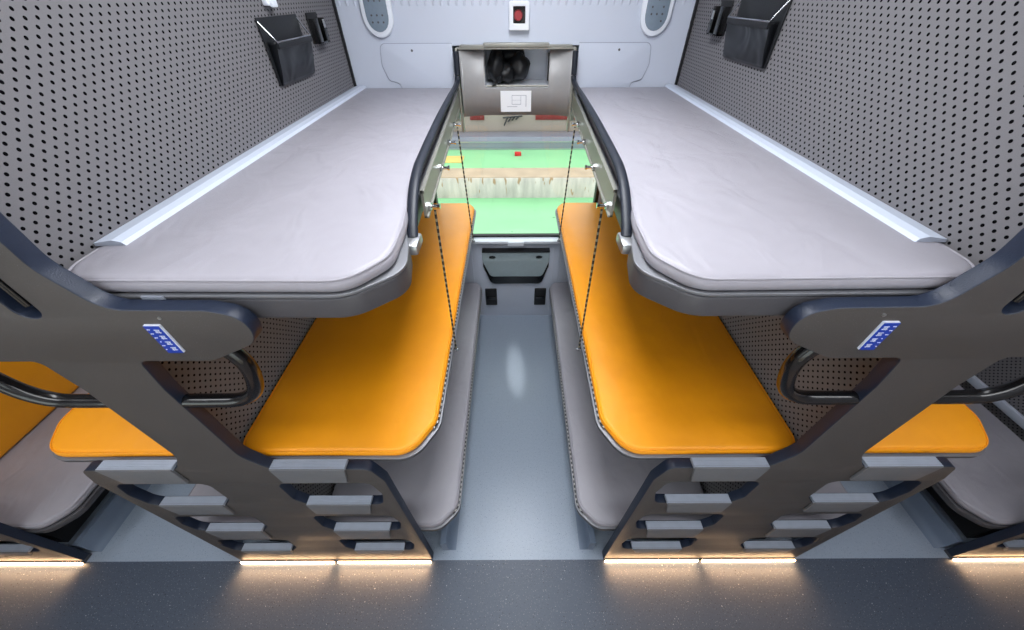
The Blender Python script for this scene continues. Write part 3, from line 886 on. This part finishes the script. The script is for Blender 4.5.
# light surface above the blind-box niche between wall pieces: backing slab so no gap shows
sbox('trim_%d' % ti, (-WX, YW + 0.262, 1.62), (WX, YW + 0.30, 2.60), M_CORR); ti += 1
bm = bmesh.new()
for lo, hi in (((-WX - 0.02, YW + 0.06, 1.60), (-WX, YW + 0.27, 2.05)), ((WX, YW + 0.06, 1.60), (WX + 0.02, YW + 0.27, 2.05)),
               ((-WX, YW + 0.06, 1.985), (WX, YW + 0.27, 2.0)), ((-WX, YW + 0.06, 1.640), (WX, YW + 0.27, 1.650))): add_box(bm, lo, hi)
struct('trim_%d' % ti, bm, M_CORR); ti += 1

# black clothing bundle lying in the niche
bm = bmesh.new()


def blob(bm, c, r, seed):
    g = bmesh.ops.create_icosphere(bm, subdivisions=3, radius=1)
    rr = random.Random(seed); ph = [rr.uniform(0, 6) for _ in range(6)]
    for v in g['verts']:
        p = v.co.copy(); k = 1 + 0.10 * math.sin(4 * p.x + ph[0]) * math.sin(5 * p.z + ph[1]) + 0.06 * math.sin(9 * p.y + ph[2] + 7 * p.x)
        v.co = Vector((c[0] + p.x * r[0] * k, c[1] + p.y * r[1] * k, max(1.7935, c[2] + p.z * r[2] * k)))


blob(bm, (-0.11, YW + 0.13, 1.875), (0.055, 0.10, 0.085), 1)
blob(bm, (-0.055, YW + 0.10, 1.85), (0.050, 0.06, 0.05), 2)
blob(bm, (0.02, YW + 0.13, 1.87), (0.062, 0.08, 0.068), 3)
blob(bm, (-0.03, YW + 0.19, 1.92), (0.09, 0.05, 0.045), 4)
cb = bm_obj('black_jacket', bm, M_CLOTH, None, 80); tag(cb, 'crumpled black jacket stuffed in the niche above the window', 'jacket')
sl_ = tube('sleeve_strap', spline([(-0.09, YW + 0.05, 1.835), (-0.105, YW + 0.025, 1.820), (-0.11, YW + 0.004, 1.812), (-0.135, YW - 0.004, 1.800)], 5), 0.008, M_CLOTH, cb, 8, 0.005)

# printed notice
nt_ = empty('paper_notice', (0, YW, 1.67)); off = tuple(-v for v in nt_.location)
a = box('sheet', (-0.088, YW - 0.012, 1.668), (0.092, YW - 0.010, 1.776), M_PAPER, nt_); a.location = off
bm = bmesh.new()
for lo, hi in (((-0.022, 1.752), (0.062, 1.754)), ((-0.022, 1.706), (-0.020, 1.754)), ((0.030, 1.706), (0.032, 1.750)), ((-0.022, 1.706), (0.032, 1.708)),
               ((0.060, 1.695), (0.063, 1.754)), ((-0.05, 1.694), (0.010, 1.696)), ((-0.022, 1.728), (0.032, 1.729))):
    add_box(bm, (lo[0], YW - 0.0128, lo[1]), (hi[0], YW - 0.0118, hi[1]))
b = bm_obj('printed_lines', bm, M_INK, nt_); b.location = off
tag(nt_, 'white paper notice with a faint line drawing under the niche', 'notice')

# folded table under the window
root = empty('folding_table', (0, YW, 0.37)); off = tuple(-v for v in root.location)
lp = fillet([(-0.262, 0.712, 0.004), (0.266, 0.712, 0.004), (0.266, 0.62, 0.06), (0.215, 0.475, 0.04), (-0.205, 0.475, 0.04), (-0.262, 0.62, 0.06)])
hs = [[(sx * 0.185 + 0.028 * math.cos(t), 0.655 + 0.019 * math.sin(t)) for t in [2 * PI * k / 16 for k in range(16)]] for sx in (-1, 1)]
a = plate('table_leaf', [lp] + hs, YW - 0.048, YW - 0.028, M_TABLE, root, 0.003, 'XZ'); a.location = off
b = plate('black_hinge_tray', [fillet([(-0.262, 0.712, 0.004), (0.266, 0.712, 0.004), (0.266, 0.56, 0.06), (0.215, 0.385, 0.05), (-0.205, 0.385, 0.05), (-0.262, 0.56, 0.06)])],
          YW - 0.027, YW - 0.006, M_BLACK, root, 0.003, 'XZ'); b.location = off
c = box('top_hinge', (-0.262, YW - 0.055, 0.706), (0.266, YW - 0.006, 0.722), M_BLACKM, root, 0.003); c.location = off
tag(root, 'folded teal-grey wall table with two round holes below the window', 'folding table')
for s in (-1, 1):
    root = empty('floor_latch', (s * 0.215, YW, 0.15)); off = tuple(-v for v in root.location)
    x0, x1 = sorted((s * 0.163, s * 0.262))
    a = box('latch_body', (x0, YW - 0.024, 0.145), (x1, YW - 0.006, 0.322), M_BLACKM, root, 0.004); a.location = off
    b = box('latch_bar', (x0 + 0.012, YW - 0.034, 0.222), (x1 - 0.012, YW - 0.024, 0.246), M_BLACK, root, 0.002); b.location = off
    tag(root, 'black rectangular latch below the folded table, %s one of the pair' % SIDE[s], 'latch', 'black latches')

# ceiling lamps (out of frame, they light the compartment)
def clamp_(x, y, sx, sy, label):
    root = empty('ceiling_lamp', (x, y, ZC - 0.03)); off = tuple(-v for v in root.location)
    a = box('lamp_housing', (x - sx / 2 - 0.02, y - sy / 2 - 0.02, ZC - 0.03), (x + sx / 2 + 0.02, y + sy / 2 + 0.02, ZC - 0.001), M_WHITE, root, 0.004); a.location = off
    b = box('diffuser', (x - sx / 2, y - sy / 2, ZC - 0.036), (x + sx / 2, y + sy / 2, ZC - 0.029), M_LAMP, root, 0.002); b.location = off
    tag(root, label, 'ceiling lamp', 'ceiling lamps')


clamp_(0, -0.62, 5.4, 0.30, 'long white ceiling lamp above the corridor')
clamp_(0, 0.66, 0.42, 1.1, 'white ceiling lamp above the central compartment')
clamp_(-BAY, 0.66, 0.42, 1.1, 'white ceiling lamp above the left compartment')
clamp_(BAY, 0.66, 0.42, 1.1, 'white ceiling lamp above the right compartment')

clamp_(0.08, 0.02, 0.07, 0.07, 'small square housing added out of view for the aisle floor spot')  # made-up fixture around the added floor-streak spot

# ------------------------------------------------------------------ the depot outside the window
sbox('ground', (-9, 2.3, -1.26), (9, 7.1, -1.20), M_GREEN)
bm = bmesh.new(); add_box(bm, (-9, 7.1, -1.26), (9, 7.65, -0.76), 0.01)
pl = bm_obj('concrete_plinth', bm, M_PLINTH, None); tag(pl, 'stained white concrete plinth crossing the view outside the window', 'plinth')
bm = bmesh.new(); add_box(bm, (-9, 7.12, -0.76), (9, 7.66, -0.745)); cap = bm_obj('plinth_cap', bm, M_BEIGEC, pl)
sbox('ground', (-9, 7.66, -1.26), (9, 9.1, -0.80), M_GREEN)
bm = bmesh.new(); add_box(bm, (-9, 9.1, -1.2), (9, 9.6, -0.50), 0.02)
du = bm_obj('metal_ducting', bm, M_DUCT, None); tag(du, 'shiny grey metal ducting along the depot wall outside the window', 'ducting')
bm = bmesh.new(); add_box(bm, (-9, 9.08, -0.80), (9, 9.1, -0.77)); add_box(bm, (-9, 9.06, -0.62), (9, 9.1, -0.60)); bm_obj('ducting_rib', bm, M_SILVER, du)
sbox('wall_depot', (-9, 9.66, -1.2), (9, 9.86, 0.9), M_BROWN)
for x0, x1, lb in ((-1.12, -0.76, 'short dark red board on the depot wall, left'), (0.56, 1.70, 'long dark red board on the depot wall, right')):
    bm = bmesh.new(); add_box(bm, (x0, 9.62, -0.24), (x1, 9.655, -0.06), 0.004)
    for k in range(6):
        xx = x0 + (x1 - x0) * (k + 0.5) / 6; add_box(bm, (xx - 0.01, 9.605, -0.23), (xx + 0.01, 9.62, -0.07))
    o = bm_obj('wall_board', bm, M_REDP, None); tag(o, lb, 'board')
bm = bmesh.new(); add_box(bm, (0.02, 8.6, -0.80), (0.18, 8.70, -0.72), 0.01)
o = bm_obj('floor_marker', bm, mat('bright_red', (210, 30, 30), 0.5)); tag(o, 'tiny bright red marker on the green depot floor', 'marker')
bm = bmesh.new(); add_box(bm, (-1.68, 8.15, -0.80), (-1.22, 8.6, -0.785), 0.004)
o = bm_obj('cardboard_sheet', bm, mat('yellow_card', (225, 190, 110), 0.7)); tag(o, 'yellowish cardboard sheet lying on the green depot floor', 'cardboard')
bm = bmesh.new()
for k, (x, z, h) in enumerate(((-0.25, -0.36, 0.20), (-0.15, -0.28, 0.12), (-0.05, -0.24, 0.10), (0.05, -0.22, 0.08))):
    add_tube(bm, [(x, 9.59, z), (x + 0.10, 9.58, z + h)], 0.02, 6)
add_tube(bm, [(-0.28, 9.58, -0.18), (0.22, 9.58, -0.14)], 0.018, 6)
o = bm_obj('wall_bracket', bm, M_BLACKM, None); tag(o, 'dark spiky bracket between the red boards on the depot wall', 'bracket')
